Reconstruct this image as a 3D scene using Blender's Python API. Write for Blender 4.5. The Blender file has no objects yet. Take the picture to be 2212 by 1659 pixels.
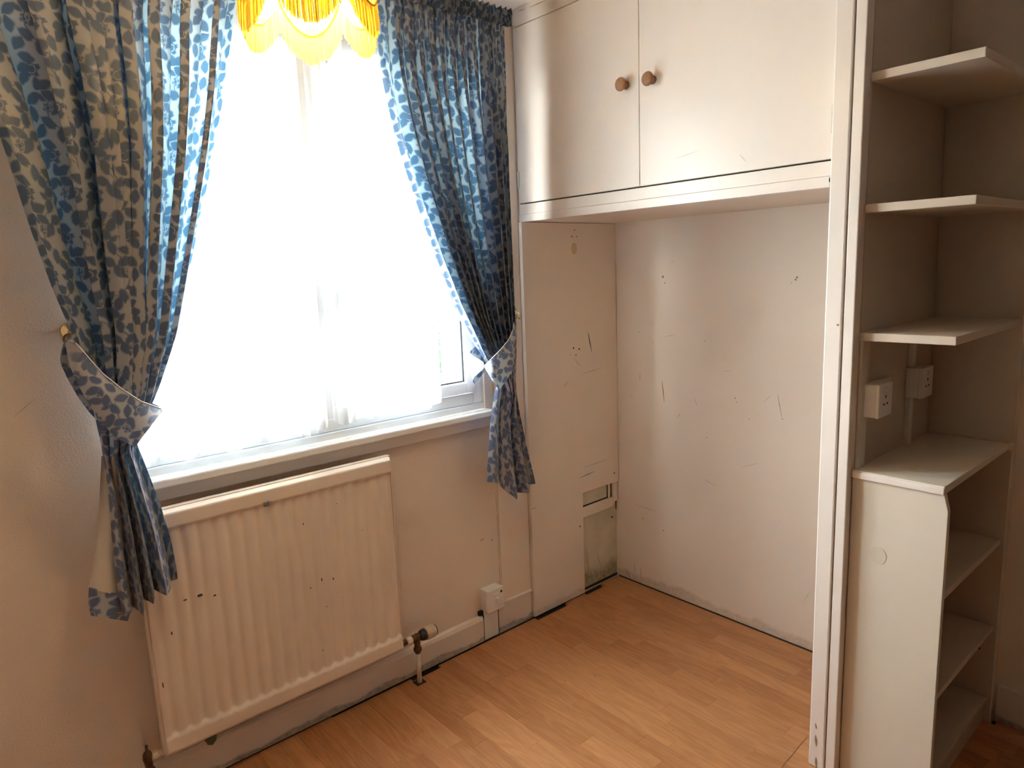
import bpy, bmesh, math, random
import numpy as np
from mathutils import Vector, Matrix
random.seed(7); rng = np.random.RandomState(7)
S = bpy.context.scene; COL = S.collection

# ------------------------------------------------------------------ camera
IW, IH, F = 2212.0, 1659.0, 1482.2
CR = np.array([[0.75130679, -0.65880805, -0.03885952],
               [-0.13847212, -0.09979503, -0.98532554],
               [0.64526241, 0.74566273, -0.16620324]])       # rows: right, down, forward
CC = np.array([-2.370, -2.0288, 1.4622])
cd = bpy.data.cameras.new('camera'); cam = bpy.data.objects.new('camera', cd); COL.objects.link(cam)
m = Matrix.Identity(4)
for i in range(3):
    m[i][0] = CR[0][i]; m[i][1] = -CR[1][i]; m[i][2] = -CR[2][i]; m[i][3] = CC[i]
cam.matrix_world = m
cd.sensor_width = 36; cd.lens = F / IW * 36; cd.clip_start = 0.05; cd.clip_end = 200
S.camera = cam

# ------------------------------------------------------------------ light
w = bpy.data.worlds.new('world'); S.world = w; w.use_nodes = True
wn = w.node_tree.nodes; wl = w.node_tree.links; wn.clear()
wo = wn.new('ShaderNodeOutputWorld'); bg = wn.new('ShaderNodeBackground')
tc = wn.new('ShaderNodeTexCoord'); sx = wn.new('ShaderNodeSeparateXYZ'); rp = wn.new('ShaderNodeValToRGB')
wl.new(tc.outputs['Generated'], sx.inputs[0]); wl.new(sx.outputs['Z'], rp.inputs[0])
rp.color_ramp.elements[0].position = 0.0; rp.color_ramp.elements[0].color = (1.0, 0.97, 0.95, 1)
rp.color_ramp.elements[1].position = 0.7; rp.color_ramp.elements[1].color = (0.84, 0.92, 1.0, 1)
wl.new(rp.outputs[0], bg.inputs[0]); bg.inputs[1].default_value = 18.0
wl.new(bg.outputs[0], wo.inputs[0])

def area(name, loc, rot, sxy, power, color, portal=False):
    l = bpy.data.lights.new(name, 'AREA'); l.shape = 'RECTANGLE'; l.size, l.size_y = sxy
    l.energy = power; l.color = color
    o = bpy.data.objects.new(name, l); COL.objects.link(o); o.location = loc; o.rotation_euler = rot
    if portal: l.cycles.is_portal = True
    return o
area('window_portal', (-1.39, 0.12, 1.56), (math.pi / 2, 0, math.pi), (1.25, 1.25), 1, (1, 1, 1), True)
BULB = 80.0

S.view_settings.view_transform = 'Standard'; S.view_settings.look = 'None'
S.view_settings.gamma = 1.0; S.view_settings.use_curve_mapping = False
S.view_settings.exposure = 1.76
cy = S.cycles
cy.use_denoising = True; cy.max_bounces = 10; cy.diffuse_bounces = 7; cy.glossy_bounces = 3
cy.transmission_bounces = 6; cy.transparent_max_bounces = 12
cy.caustics_reflective = False; cy.caustics_refractive = False; cy.sample_clamp_indirect = 8.0

def at(px, py, ax, val):
    """the point of the plane <axis>=val that stands behind a photo position"""
    d = np.array([(px - IW / 2) / F, (py - IH / 2) / F, 1.0]) @ CR
    t = (val - CC[ax]) / d[ax]
    return CC + t * d

# ------------------------------------------------------------------ materials
def mat(name, col, rough=0.6, metal=0.0, bump=0.0, bscale=300.0, var=0.0, vscale=6.0, var_col=None, spec=0.5, fn=None):
    M = bpy.data.materials.new(name); M.use_nodes = True
    n = M.node_tree.nodes; l = M.node_tree.links; p = n['Principled BSDF']
    p.inputs['Base Color'].default_value = (*col, 1); p.inputs['Roughness'].default_value = rough
    p.inputs['Metallic'].default_value = metal; p.inputs['Specular IOR Level'].default_value = spec
    g = n.new('ShaderNodeNewGeometry')
    if var > 0 or var_col:
        t = n.new('ShaderNodeTexNoise'); t.inputs['Scale'].default_value = vscale; t.inputs['Detail'].default_value = 5
        l.new(g.outputs['Position'], t.inputs['Vector'])
        r = n.new('ShaderNodeValToRGB'); r.color_ramp.elements[0].position = 0.35; r.color_ramp.elements[1].position = 0.7
        c2 = var_col or tuple(c * (1 - var) for c in col)
        r.color_ramp.elements[0].color = (*c2, 1); r.color_ramp.elements[1].color = (*col, 1)
        l.new(t.outputs['Fac'], r.inputs[0]); l.new(r.outputs[0], p.inputs['Base Color'])
    if bump > 0:
        t2 = n.new('ShaderNodeTexNoise'); t2.inputs['Scale'].default_value = bscale; t2.inputs['Detail'].default_value = 4
        l.new(g.outputs['Position'], t2.inputs['Vector'])
        b = n.new('ShaderNodeBump'); b.inputs['Strength'].default_value = bump; b.inputs['Distance'].default_value = 0.002
        l.new(t2.outputs['Fac'], b.inputs['Height']); l.new(b.outputs[0], p.inputs['Normal'])
    if fn: fn(M, n, l, p, g)
    return M

def math_node(n, l, op, a, b=None, c=None):
    x = n.new('ShaderNodeMath'); x.operation = op
    for i, v in enumerate((a, b, c)):
        if v is None: continue
        if isinstance(v, (int, float)): x.inputs[i].default_value = v
        else: l.new(v, x.inputs[i])
    return x.outputs[0]

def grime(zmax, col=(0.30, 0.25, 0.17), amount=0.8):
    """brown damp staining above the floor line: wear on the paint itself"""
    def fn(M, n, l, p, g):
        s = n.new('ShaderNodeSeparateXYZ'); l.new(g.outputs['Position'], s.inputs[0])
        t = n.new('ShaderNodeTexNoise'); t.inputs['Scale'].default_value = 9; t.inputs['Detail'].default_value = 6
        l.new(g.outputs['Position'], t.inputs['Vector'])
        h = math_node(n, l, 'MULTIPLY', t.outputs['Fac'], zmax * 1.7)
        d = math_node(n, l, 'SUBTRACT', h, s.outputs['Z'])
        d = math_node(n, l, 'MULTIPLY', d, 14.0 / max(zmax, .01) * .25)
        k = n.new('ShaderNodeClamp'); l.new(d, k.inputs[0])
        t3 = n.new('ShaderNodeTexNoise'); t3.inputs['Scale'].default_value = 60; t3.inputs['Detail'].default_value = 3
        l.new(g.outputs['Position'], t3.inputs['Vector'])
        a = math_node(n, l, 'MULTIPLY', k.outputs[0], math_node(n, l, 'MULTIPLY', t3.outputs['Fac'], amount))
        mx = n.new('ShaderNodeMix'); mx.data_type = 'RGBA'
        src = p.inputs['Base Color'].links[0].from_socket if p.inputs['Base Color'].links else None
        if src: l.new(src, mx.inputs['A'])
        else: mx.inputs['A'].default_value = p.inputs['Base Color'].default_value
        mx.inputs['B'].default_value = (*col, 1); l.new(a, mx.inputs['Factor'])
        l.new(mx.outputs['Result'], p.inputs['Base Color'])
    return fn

CREAM = (0.79, 0.675, 0.575)
M_wall = mat('wall_paper', CREAM, .75, bump=.55, bscale=170, var=.05, vscale=3)
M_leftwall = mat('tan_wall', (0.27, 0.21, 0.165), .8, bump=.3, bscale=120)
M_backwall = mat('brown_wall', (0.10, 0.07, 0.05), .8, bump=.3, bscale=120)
M_alcove = mat('alcove_paint', (0.79, 0.695, 0.61), .6, bump=.15, bscale=60, var=.06, vscale=2.2, fn=grime(.055, (.40, .28, .15), amount=.75))
M_board = mat('board_paint', (0.79, 0.685, 0.59), .5, bump=.12, bscale=90, var=.05, vscale=4, fn=grime(.035, amount=.5))
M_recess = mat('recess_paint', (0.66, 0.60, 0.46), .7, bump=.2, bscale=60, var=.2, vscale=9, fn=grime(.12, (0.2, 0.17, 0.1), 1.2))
M_gloss = mat('gloss_paint', (0.80, 0.72, 0.665), .3, bump=.1, bscale=40, var=.03)
M_skirt = mat('skirting_paint', (0.79, 0.69, 0.60), .35, bump=.1, bscale=50, var=.05, vscale=8, fn=grime(.03, (0.12, 0.1, 0.07), 1.0))
M_ceil = mat('ceiling_paint', (0.83, 0.78, 0.73), .85, bump=.4, bscale=120)
M_upvc = mat('white_plastic', (0.84, 0.87, 0.90), .3)
M_sill = mat('sill_paint', (0.84, 0.84, 0.82), .3, bump=.1, bscale=30)
M_rubber = mat('black_rubber', (0.015, 0.017, 0.02), .5)
M_rad = mat('radiator_enamel', (0.82, 0.70, 0.59), .38, bump=.1, bscale=70, var=.06, vscale=5)
M_brass = mat('aged_brass', (0.16, 0.09, 0.045), .45, metal=.5, bump=.3, bscale=200, var=.4, vscale=40)
M_brass2 = mat('polished_brass', (0.75, 0.6, 0.35), .25, metal=1.0)
M_bronze = mat('bronze_ring', (0.25, 0.17, 0.07), .3, metal=1.0)
M_valve = mat('valve_cream', (0.62, 0.50, 0.36), .45)
M_black = mat('black_plastic', (0.02, 0.02, 0.02), .4)
M_plastic = mat('socket_plastic', (0.80, 0.76, 0.71), .35)
M_dark = mat('dark_void', (0.03, 0.024, 0.018), .9, var=.4, vscale=30)
M_mark = mat('dark_mark', (0.07, 0.055, 0.045), .8)
M_mark2 = mat('brown_mark', (0.33, 0.24, 0.16), .8)
M_oval = mat('bare_patch', (0.66, 0.52, 0.31), .7, var=.15, vscale=60)
M_hinge = mat('painted_metal', (0.70, 0.68, 0.62), .4, var=.2, vscale=60)
M_shelf_shaded = mat('shelf_paint_shaded', (0.60, 0.50, 0.41), .45, bump=.1, bscale=60, var=.08, vscale=5)  # cream darkened so the colour itself carries the shade of the shelf recess
M_unit = mat('unit_paint', (0.70, 0.62, 0.52), .42, bump=.12, bscale=60, var=.07, vscale=3)

def wood_fn(scale, stretch, c1, c2, rough=.4):
    def fn(M, n, l, p, g):
        t0 = n.new('ShaderNodeTexCoord'); mp = n.new('ShaderNodeMapping'); mp.inputs['Scale'].default_value = stretch
        oi = n.new('ShaderNodeObjectInfo')
        off = n.new('ShaderNodeVectorMath'); off.operation = 'SCALE'; off.inputs[0].default_value = (13, 7, 5)
        l.new(oi.outputs['Random'], off.inputs['Scale'])
        ad = n.new('ShaderNodeVectorMath'); l.new(g.outputs['Position'], ad.inputs[0]); l.new(off.outputs[0], ad.inputs[1])
        l.new(ad.outputs[0], mp.inputs['Vector'])
        no = n.new('ShaderNodeTexNoise'); no.inputs['Scale'].default_value = scale; no.inputs['Detail'].default_value = 4; no.inputs['Distortion'].default_value = .5
        l.new(mp.outputs[0], no.inputs['Vector'])
        fr = math_node(n, l, 'MULTIPLY', no.outputs['Fac'], 9.0); sn = math_node(n, l, 'SINE', math_node(n, l, 'MULTIPLY', fr, 6.28))
        fine = n.new('ShaderNodeTexNoise'); fine.inputs['Scale'].default_value = scale * 14; fine.inputs['Detail'].default_value = 5
        l.new(mp.outputs[0], fine.inputs['Vector'])
        v = math_node(n, l, 'MULTIPLY_ADD', sn, .13, .5)
        v = math_node(n, l, 'ADD', v, math_node(n, l, 'MULTIPLY_ADD', fine.outputs['Fac'], .5, -.25))
        v = math_node(n, l, 'ADD', v, math_node(n, l, 'MULTIPLY_ADD', oi.outputs['Random'], .55, -.28))
        r = n.new('ShaderNodeValToRGB'); r.color_ramp.elements[0].position = .1; r.color_ramp.elements[1].position = .9
        r.color_ramp.elements[0].color = (*c1, 1); r.color_ramp.elements[1].color = (*c2, 1)
        l.new(v, r.inputs[0]); l.new(r.outputs[0], p.inputs['Base Color'])
    return fn
M_floor = mat('beech_laminate', (0.55, 0.3, 0.14), .34, fn=wood_fn(3.6, (3.4, .42, 1), (0.31, 0.12, 0.040), (0.49, 0.225, 0.093)))
M_knob = mat('knob_wood', (0.3, 0.15, 0.07), .4, fn=wood_fn(25.0, (1, 1, 3), (0.15, 0.065, 0.028), (0.34, 0.17, 0.08)))

def floral(name, tr_amt=.34):
    """blue trailing leaves and blooms woven on a pale ground, drawn by nodes over the cloth's own UVs (metres)"""
    M = bpy.data.materials.new(name); M.use_nodes = True
    n = M.node_tree.nodes; l = M.node_tree.links; p = n['Principled BSDF']; out = n['Material Output']
    MN = lambda op, a, b=None, c=None: math_node(n, l, op, a, b, c)
    uv = n.new('ShaderNodeUVMap'); uv.uv_map = 'UVMap'
    nz = n.new('ShaderNodeTexNoise'); nz.inputs['Scale'].default_value = 45; nz.inputs['Detail'].default_value = 2
    l.new(uv.outputs[0], nz.inputs['Vector'])
    wob = n.new('ShaderNodeVectorMath'); wob.operation = 'MULTIPLY_ADD'
    l.new(nz.outputs['Color'], wob.inputs[0]); wob.inputs[1].default_value = (.010, .010, 0); l.new(uv.outputs[0], wob.inputs[2])
    s = n.new('ShaderNodeSeparateXYZ'); l.new(wob.outputs[0], s.inputs[0])
    W, H = .140, .185
    x = MN('DIVIDE', s.outputs['X'], W); col = MN('FLOOR', x)
    fx = MN('MULTIPLY', MN('FRACT', x), W)
    y = MN('ADD', MN('DIVIDE', s.outputs['Y'], H), MN('MULTIPLY', col, .5))
    fy = MN('MULTIPLY', MN('FRACT', y), H)
    cb = n.new('ShaderNodeCombineXYZ'); l.new(fx, cb.inputs[0]); l.new(fy, cb.inputs[1])
    vx = MN('MULTIPLY_ADD', MN('SINE', MN('MULTIPLY', fy, 2 * math.pi / H)), .026, W / 2)
    best = MN('SUBTRACT', .0030, MN('ABSOLUTE', MN('SUBTRACT', fx, vx)))
    best = MN('MULTIPLY', best, 60)
    def vine(v): return W / 2 + .026 * math.sin(2 * math.pi * v / H)
    def loc(cx, cy2, ang, a, b):
        mp = n.new('ShaderNodeMapping'); mp.vector_type = 'TEXTURE'
        mp.inputs['Location'].default_value = (cx, cy2, 0); mp.inputs['Rotation'].default_value = (0, 0, ang)
        mp.inputs['Scale'].default_value = (a, b, 1); l.new(cb.outputs[0], mp.inputs['Vector']); return mp.outputs[0]
    def leaf(cx, cy2, deg, a, b):
        nonlocal best
        q = n.new('ShaderNodeSeparateXYZ'); l.new(loc(cx, cy2, math.radians(deg), a, b), q.inputs[0])
        f = MN('SUBTRACT', MN('SUBTRACT', 1.0, MN('MULTIPLY', q.outputs[0], q.outputs[0])), MN('ABSOLUTE', q.outputs[1]))
        best = MN('MAXIMUM', best, MN('MULTIPLY', f, b * 30))
    def flower(cx, cy2, R, pet=5):
        nonlocal best
        v = loc(cx, cy2, .3, R, R)
        ln = n.new('ShaderNodeVectorMath'); ln.operation = 'LENGTH'; l.new(v, ln.inputs[0]); r_ = ln.outputs['Value']
        q = n.new('ShaderNodeSeparateXYZ'); l.new(v, q.inputs[0])
        th = MN('ARCTAN2', q.outputs[1], q.outputs[0])
        f = MN('SUBTRACT', MN('MULTIPLY_ADD', MN('COSINE', MN('MULTIPLY', th, pet)), .15, .82), r_)
        f2 = MN('SUBTRACT', f, MN('MULTIPLY', MN('COSINE', MN('MULTIPLY', th, pet * 3)), .05))
        ring = MN('SUBTRACT', MN('ABSOLUTE', MN('SUBTRACT', r_, .38)), .004)
        f3 = MN('MINIMUM', f2, MN('MULTIPLY', ring, 4.0))
        best = MN('MAXIMUM', best, MN('MULTIPLY', f3, R * 30))
    L = [(.012, .030, 60), (.055, .012, 20), (.125, .020, 130), (.030, .075, 160), (.100, .055, 25), (.138, .062, 80),
         (.020, .108, 50), (.108, .100, -30), (.140, .110, 100), (.045, .128, 150), (.012, .150, 95), (.098, .190, 30),
         (.060, .190, 145), (.020, .185, 40), (.120, .140, -10), (.070, .098, 80), (.040, .010, 100), (.085, .078, 120), (.088, .020, 70), (.130, .195, 60), (.075, .165, 60), (.018, .052, 10)]
    for cx, c2, a in L: leaf(cx * .933, c2 * .9024, a, .0215, .0142)
    for v0, dx, a in ((.02, .022, 30), (.05, -.024, 150), (.088, .02, 35), (.118, -.022, 160), (.150, .022, 20), (.178, -.02, 140)):
        leaf(vine(v0) + dx * .6, v0 + .006, a, .022, .0034)
    for v0, sd in ((.035, -1), (.068, 1), (.105, -1), (.135, 1), (.165, -1)):
        leaf(vine(v0) + sd * .018, v0 + .004, 90 - sd * 55, .0165, .0095)
    flower(.032, .044, .0235); flower(.110, .142, .0255); flower(.046, .146, .0145, 4); flower(.104, .075, .0155, 6)
    k = n.new('ShaderNodeClamp'); l.new(MN('MULTIPLY', best, 6.0), k.inputs[0])
    wv = n.new('ShaderNodeTexNoise'); wv.inputs['Scale'].default_value = 900; wv.inputs['Detail'].default_value = 1
    l.new(uv.outputs[0], wv.inputs['Vector'])
    mask = MN('MULTIPLY', k.outputs[0], MN('MULTIPLY_ADD', wv.outputs['Fac'], .35, .78))
    k2 = n.new('ShaderNodeClamp'); l.new(mask, k2.inputs[0]); mask = k2.outputs[0]
    def mixc(a, b):
        mx = n.new('ShaderNodeMix'); mx.data_type = 'RGBA'; mx.inputs['A'].default_value = (*a, 1); mx.inputs['B'].default_value = (*b, 1)
        l.new(mask, mx.inputs['Factor']); return mx.outputs['Result']
    c = mixc((.37, .36, .385), (.068, .102, .205)); ct = mixc((.48, .68, .76), (.055, .17, .29))
    l.new(c, p.inputs['Base Color']); p.inputs['Roughness'].default_value = .42
    p.inputs['Specular IOR Level'].default_value = .6; p.inputs['Sheen Weight'].default_value = .15
    tr = n.new('ShaderNodeBsdfTranslucent'); l.new(ct, tr.inputs[0])
    ms = n.new('ShaderNodeMixShader'); ms.inputs[0].default_value = tr_amt
    l.new(p.outputs[0], ms.inputs[1]); l.new(tr.outputs[0], ms.inputs[2]); l.new(ms.outputs[0], out.inputs[0])
    return M
M_cloth = floral('floral_cloth'); M_band = floral('floral_band', .04)

def thin(name, col, transp, trans, tcol=None, rough=.6):
    M = bpy.data.materials.new(name); M.use_nodes = True
    n = M.node_tree.nodes; l = M.node_tree.links; n.clear()
    o = n.new('ShaderNodeOutputMaterial'); d = n.new('ShaderNodeBsdfDiffuse'); d.inputs[0].default_value = (*col, 1)
    t = n.new('ShaderNodeBsdfTranslucent'); t.inputs[0].default_value = (*(tcol or col), 1)
    a = n.new('ShaderNodeMixShader'); a.inputs[0].default_value = trans; l.new(d.outputs[0], a.inputs[1]); l.new(t.outputs[0], a.inputs[2])
    if transp > 0:
        tp = n.new('ShaderNodeBsdfTransparent'); b = n.new('ShaderNodeMixShader'); b.inputs[0].default_value = transp
        l.new(a.outputs[0], b.inputs[1]); l.new(tp.outputs[0], b.inputs[2]); l.new(b.outputs[0], o.inputs[0])
    else: l.new(a.outputs[0], o.inputs[0])
    return M
M_net = thin('net_voile', (.9, .92, .94), .45, .6)
M_lace = thin('net_lace', (.9, .92, .94), .12, .5)
M_fringe = thin('amber_fringe', (.98, .86, .34), 0, .65, (1.0, .90, .38))
M_shade = thin('amber_silk', (.95, .78, .34), 0, .6, (1.0, .82, .38))
M_braid = thin('gold_braid', (.98, .86, .2), 0, .55, (1.0, .92, .28))
M_lining = mat('curtain_lining', (.62, .55, .47), .8, bump=.2, bscale=400)
M_piping = mat('white_piping', (.8, .8, .8), .6)

def glass_fn():
    M = bpy.data.materials.new('window_glass'); M.use_nodes = True
    n = M.node_tree.nodes; l = M.node_tree.links; n.clear()
    o = n.new('ShaderNodeOutputMaterial'); t = n.new('ShaderNodeBsdfTransparent'); t.inputs[0].default_value = (.93, .97, .96, 1)
    gl = n.new('ShaderNodeBsdfGlossy'); gl.inputs['Roughness'].default_value = .02
    mx = n.new('ShaderNodeMixShader'); mx.inputs[0].default_value = .05
    l.new(t.outputs[0], mx.inputs[1]); l.new(gl.outputs[0], mx.inputs[2]); l.new(mx.outputs[0], o.inputs[0]); return M
M_glass = glass_fn()
M_bulb = bpy.data.materials.new('lit_bulb'); M_bulb.use_nodes = True
_p = M_bulb.node_tree.nodes['Principled BSDF']; _p.inputs['Emission Color'].default_value = (1, .80, .56, 1); _p.inputs['Emission Strength'].default_value = BULB

# ------------------------------------------------------------------ mesh helpers
def link(name, me, m, parent=None, smooth=False):
    o = bpy.data.objects.new(name, me); COL.objects.link(o)
    if m: me.materials.append(m)
    if parent:
        o.parent = parent; o.matrix_parent_inverse = Matrix.Translation(parent.location).inverted() if False else Matrix.Identity(4)
        off = Vector(parent.location); q = parent.parent
        while q: off += Vector(q.location); q = q.parent
        me.transform(Matrix.Translation(-off))
    if smooth:
        for p in me.polygons: p.use_smooth = True
    return o
def tag(o, label=None, cat=None, group=None, kind=None):
    if label: o['label'] = label
    if cat: o['category'] = cat
    if group: o['group'] = group
    if kind: o['kind'] = kind
    return o
def empty(name, loc, label=None, cat=None, group=None, kind=None):
    o = bpy.data.objects.new(name, None); COL.objects.link(o); o.location = loc; o.empty_display_size = .05
    return tag(o, label, cat, group, kind)
def center(o):
    """origin of a top-level mesh at its base centre"""
    me = o.data; co = np.array([v.co for v in me.vertices]); c = Vector(((co[:, 0].min() + co[:, 0].max()) / 2, (co[:, 1].min() + co[:, 1].max()) / 2, co[:, 2].min()))
    me.transform(Matrix.Translation(-c)); o.location = c; return o

def bm_box(bm, x0, x1, y0, y1, z0, z1, bev=0):
    b = bmesh.new(); r = bmesh.ops.create_cube(b, size=1)
    for v in b.verts: v.co = Vector(((x0 + x1) / 2 + v.co.x * (x1 - x0), (y0 + y1) / 2 + v.co.y * (y1 - y0), (z0 + z1) / 2 + v.co.z * (z1 - z0)))
    if bev > 0: bmesh.ops.bevel(b, geom=b.edges[:], offset=bev, segments=2, profile=.5, affect='EDGES')
    me = bpy.data.meshes.new('t'); b.to_mesh(me); b.free(); bm.from_mesh(me); bpy.data.meshes.remove(me)
def boxes(name, lst, m, parent=None, bev=0, smooth=False):
    bm = bmesh.new()
    for b in lst: bm_box(bm, *b, bev=bev)
    me = bpy.data.meshes.new(name); bm.to_mesh(me); bm.free()
    return link(name, me, m, parent, smooth)
def prism(name, pts, axis, a, b, m, parent=None, bev=0):
    """polygon of 2-D points extruded along an axis from a to b"""
    bm = bmesh.new(); vs = []
    def P(u, v, t): return {0: (t, u, v), 1: (u, t, v), 2: (u, v, t)}[axis]
    lo = [bm.verts.new(P(u, v, a)) for u, v in pts]; hi = [bm.verts.new(P(u, v, b)) for u, v in pts]
    bm.faces.new(lo); bm.faces.new(hi[::-1]); N = len(pts)
    for i in range(N): bm.faces.new((lo[i], hi[i], hi[(i + 1) % N], lo[(i + 1) % N]))
    bmesh.ops.recalc_face_normals(bm, faces=bm.faces)
    if bev: bmesh.ops.bevel(bm, geom=bm.edges[:], offset=bev, segments=2, profile=.5, affect='EDGES')
    me = bpy.data.meshes.new(name); bm.to_mesh(me); bm.free(); return link(name, me, m, parent)
def lathe(name, prof, center_, axis, m, parent=None, seg=24, ribs=0, smooth=True):
    """profile (distance along axis, radius) turned about an axis direction"""
    ax = Vector(axis).normalized(); u = ax.orthogonal().normalized(); v = ax.cross(u); c = Vector(center_)
    vs = []; fs = []
    for (t, r) in prof:
        for i in range(seg):
            a = 2 * math.pi * i / seg; rr = r * (1 + (ribs * (1 if i % 2 else -1)))
            vs.append(c + ax * t + (u * math.cos(a) + v * math.sin(a)) * rr)
    n = len(prof)
    for j in range(n - 1):
        for i in range(seg):
            i2 = (i + 1) % seg; fs.append((j * seg + i, j * seg + i2, (j + 1) * seg + i2, (j + 1) * seg + i))
    fs.append(tuple(range(seg))[::-1]); fs.append(tuple((n - 1) * seg + i for i in range(seg)))
    me = bpy.data.meshes.new(name); me.from_pydata([tuple(q) for q in vs], [], fs); me.update()
    o = link(name, me, m, parent, smooth)
    return o
def tube(name, pts, r, m, parent=None, seg=10):
    pts = [Vector(p) for p in pts]; vs = []; fs = []
    for k, p in enumerate(pts):
        d = (pts[min(k + 1, len(pts) - 1)] - pts[max(k - 1, 0)]).normalized(); u = d.orthogonal().normalized() if k == 0 else (u - d * u.dot(d)).normalized(); v = d.cross(u)
        for i in range(seg):
            a = 2 * math.pi * i / seg; vs.append(tuple(p + (u * math.cos(a) + v * math.sin(a)) * r))
    for k in range(len(pts) - 1):
        for i in range(seg):
            i2 = (i + 1) % seg; fs.append((k * seg + i, k * seg + i2, (k + 1) * seg + i2, (k + 1) * seg + i))
    fs.append(tuple(range(seg))[::-1]); fs.append(tuple((len(pts) - 1) * seg + i for i in range(seg)))
    me = bpy.data.meshes.new(name); me.from_pydata(vs, [], fs); me.update(); return link(name, me, m, parent, True)
def torus(name, c, normal, R, r, m, parent=None):
    n_ = Vector(normal).normalized(); u = n_.orthogonal().normalized(); v = n_.cross(u); c = Vector(c)
    A, B = 28, 8; vs = []; fs = []
    for i in range(A):
        a = 2 * math.pi * i / A; d = u * math.cos(a) + v * math.sin(a)
        for j in range(B):
            b = 2 * math.pi * j / B; vs.append(tuple(c + d * (R + r * math.cos(b)) + n_ * r * math.sin(b)))
    for i in range(A):
        for j in range(B): fs.append((i * B + j, ((i + 1) % A) * B + j, ((i + 1) % A) * B + (j + 1) % B, i * B + (j + 1) % B))
    me = bpy.data.meshes.new(name); me.from_pydata(vs, [], fs); me.update(); return link(name, me, m, parent, True)
def grid(name, P, m, parent=None, uv=None, smooth=True):
    """P: array rows x cols x 3"""
    R_, C_ = P.shape[:2]; idx = np.arange(R_ * C_).reshape(R_, C_)
    q = np.stack([idx[:-1, :-1], idx[:-1, 1:], idx[1:, 1:], idx[1:, :-1]], -1).reshape(-1, 4)
    me = bpy.data.meshes.new(name); me.vertices.add(R_ * C_); me.vertices.foreach_set('co', P.reshape(-1).astype(np.float32))
    me.loops.add(q.size); me.loops.foreach_set('vertex_index', q.reshape(-1).astype(np.int32))
    me.polygons.add(len(q)); me.polygons.foreach_set('loop_start', np.arange(0, q.size, 4, dtype=np.int32))
    me.polygons.foreach_set('loop_total', np.full(len(q), 4, dtype=np.int32))
    me.update(calc_edges=True); me.validate()
    if uv is not None:
        L = me.uv_layers.new(name='UVMap'); L.data.foreach_set('uv', uv.reshape(-1, 2)[q.reshape(-1)].reshape(-1).astype(np.float32))
    return link(name, me, m, parent, smooth)

# ------------------------------------------------------------------ setting
ZC = 2.40; XF = -0.545            # ceiling height, plane of the cupboard front
XL, YB = -2.78, -3.6             # left wall, back wall
struct = lambda o: tag(o, kind='structure')
WX0, WX1, WZ0, WZ1 = -2.02, -0.765, .935, 2.19
struct(boxes('wall_front', [(XL - .1, WX0, 0, .26, -.05, ZC + .05), (WX1, .14, 0, .26, -.05, ZC + .05), (WX0, WX1, 0, .26, -.05, WZ0 - .01), (WX0, WX1, 0, .26, WZ1, ZC + .05)], M_wall))
wr = struct(boxes('wall_right', [(0, .12, -1.517, .0, -.05, ZC + .05), (.035, .12, YB - .1, -1.517, -.05, ZC + .05)], M_alcove))
struct(boxes('wall_left', [(XL - .1, XL, -1.5, 0, -.05, ZC + .05)], M_wall))
struct(boxes('wall_left', [(XL - .1, XL, YB - .1, -1.5, -.05, ZC + .05)], M_leftwall))
struct(boxes('wall_back', [(XL - .1, .12, YB - .1, YB, -.05, ZC + .05)], M_backwall))
struct(boxes('ceiling', [(XL - .1, .12, YB - .1, .26, ZC, ZC + .08)], M_ceil))
# partition between the alcove and the open shelves
part = struct(boxes('wall_middle', [(XF + .012, 0, -1.288, -1.222, 0, ZC)], M_shelf_shaded))
# a painted skirting with a rounded top
def skirting(name, x0, x1, h, t=.016):
    prof = [(0, 0), (-t, 0), (-t, h - .018), (-t * .75, h - .006), (-t * .35, h), (0, h)]
    return prism(name, prof, 0, x0, x1, M_skirt)
sk = struct(skirting('baseboard_front', XL, -.8265, .108)); 
b2 = boxes('strip', [(-.742, -.558, -.008, 0, .004, .118)], M_skirt, bev=.0015); b2.name = 'baseboard_front.001'; struct(b2)
boxes('rim', [(-.740, -.556, -.013, 0, .114, .124)], M_skirt, b2, bev=.002)
struct(prism('baseboard_right', [(-1.525, 0), (YB, 0), (YB, .12), (-1.525, .12)], 0, .018, .036, M_skirt, bev=.002))

# floor: dark subfloor and separate laminate strips running towards the window wall
fl = struct(boxes('floor', [(XL - .1, .12, YB - .1, .1, -.06, -.012)], M_dark))
SW = .0620; cols = int(math.ceil((.03 - XL) / SW)); planks = []
for c in range(cols):
    x1 = -.004 - c * SW; x0 = x1 - SW
    xm = (x0 + x1) / 2
    yend = -.026
    if -.56 < xm < -.40: yend = -.048
    elif -.24 < xm < -.10: yend = -.040
    elif -1.20 < xm < -1.08: yend = -.044
    elif -.10 < xm: yend = -.012
    elif xm < -1.5: yend = -.021
    if xm > -.07: yend = -.018
    y = yend; first = True
    k3 = c % 3
    while y > YB:
        Ln = (random.uniform(.12, .45) if first else random.uniform(.27, .50)); y2 = max(y - Ln, YB); first = False
        if y2 - YB < .12: y2 = YB
        g = .00018
        planks.append((max(x0, XL) + g, x1 - g, y2 + g, y - g)); y = y2
# a strip of floor seen right of the shelving, under the right-hand wall
planks.append((-.003, .034, YB, -1.53))
boxed = planks[:]
def near(p): return min(math.hypot((p[0] + p[1]) / 2 + 1.1, (p[2] + p[3]) / 2 + .9), 9)
boxed.sort(key=near)
for p in boxed[:296]: boxes('plank', [(p[0], p[1], p[2], p[3], -.012, 0)], M_floor, fl, bev=.0003)
if boxed[296:]:
    tag(boxes('distant_planks', [(p[0], p[1], p[2], p[3], -.012, 0) for p in boxed[296:]], M_floor, fl), kind='stuff')
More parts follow.
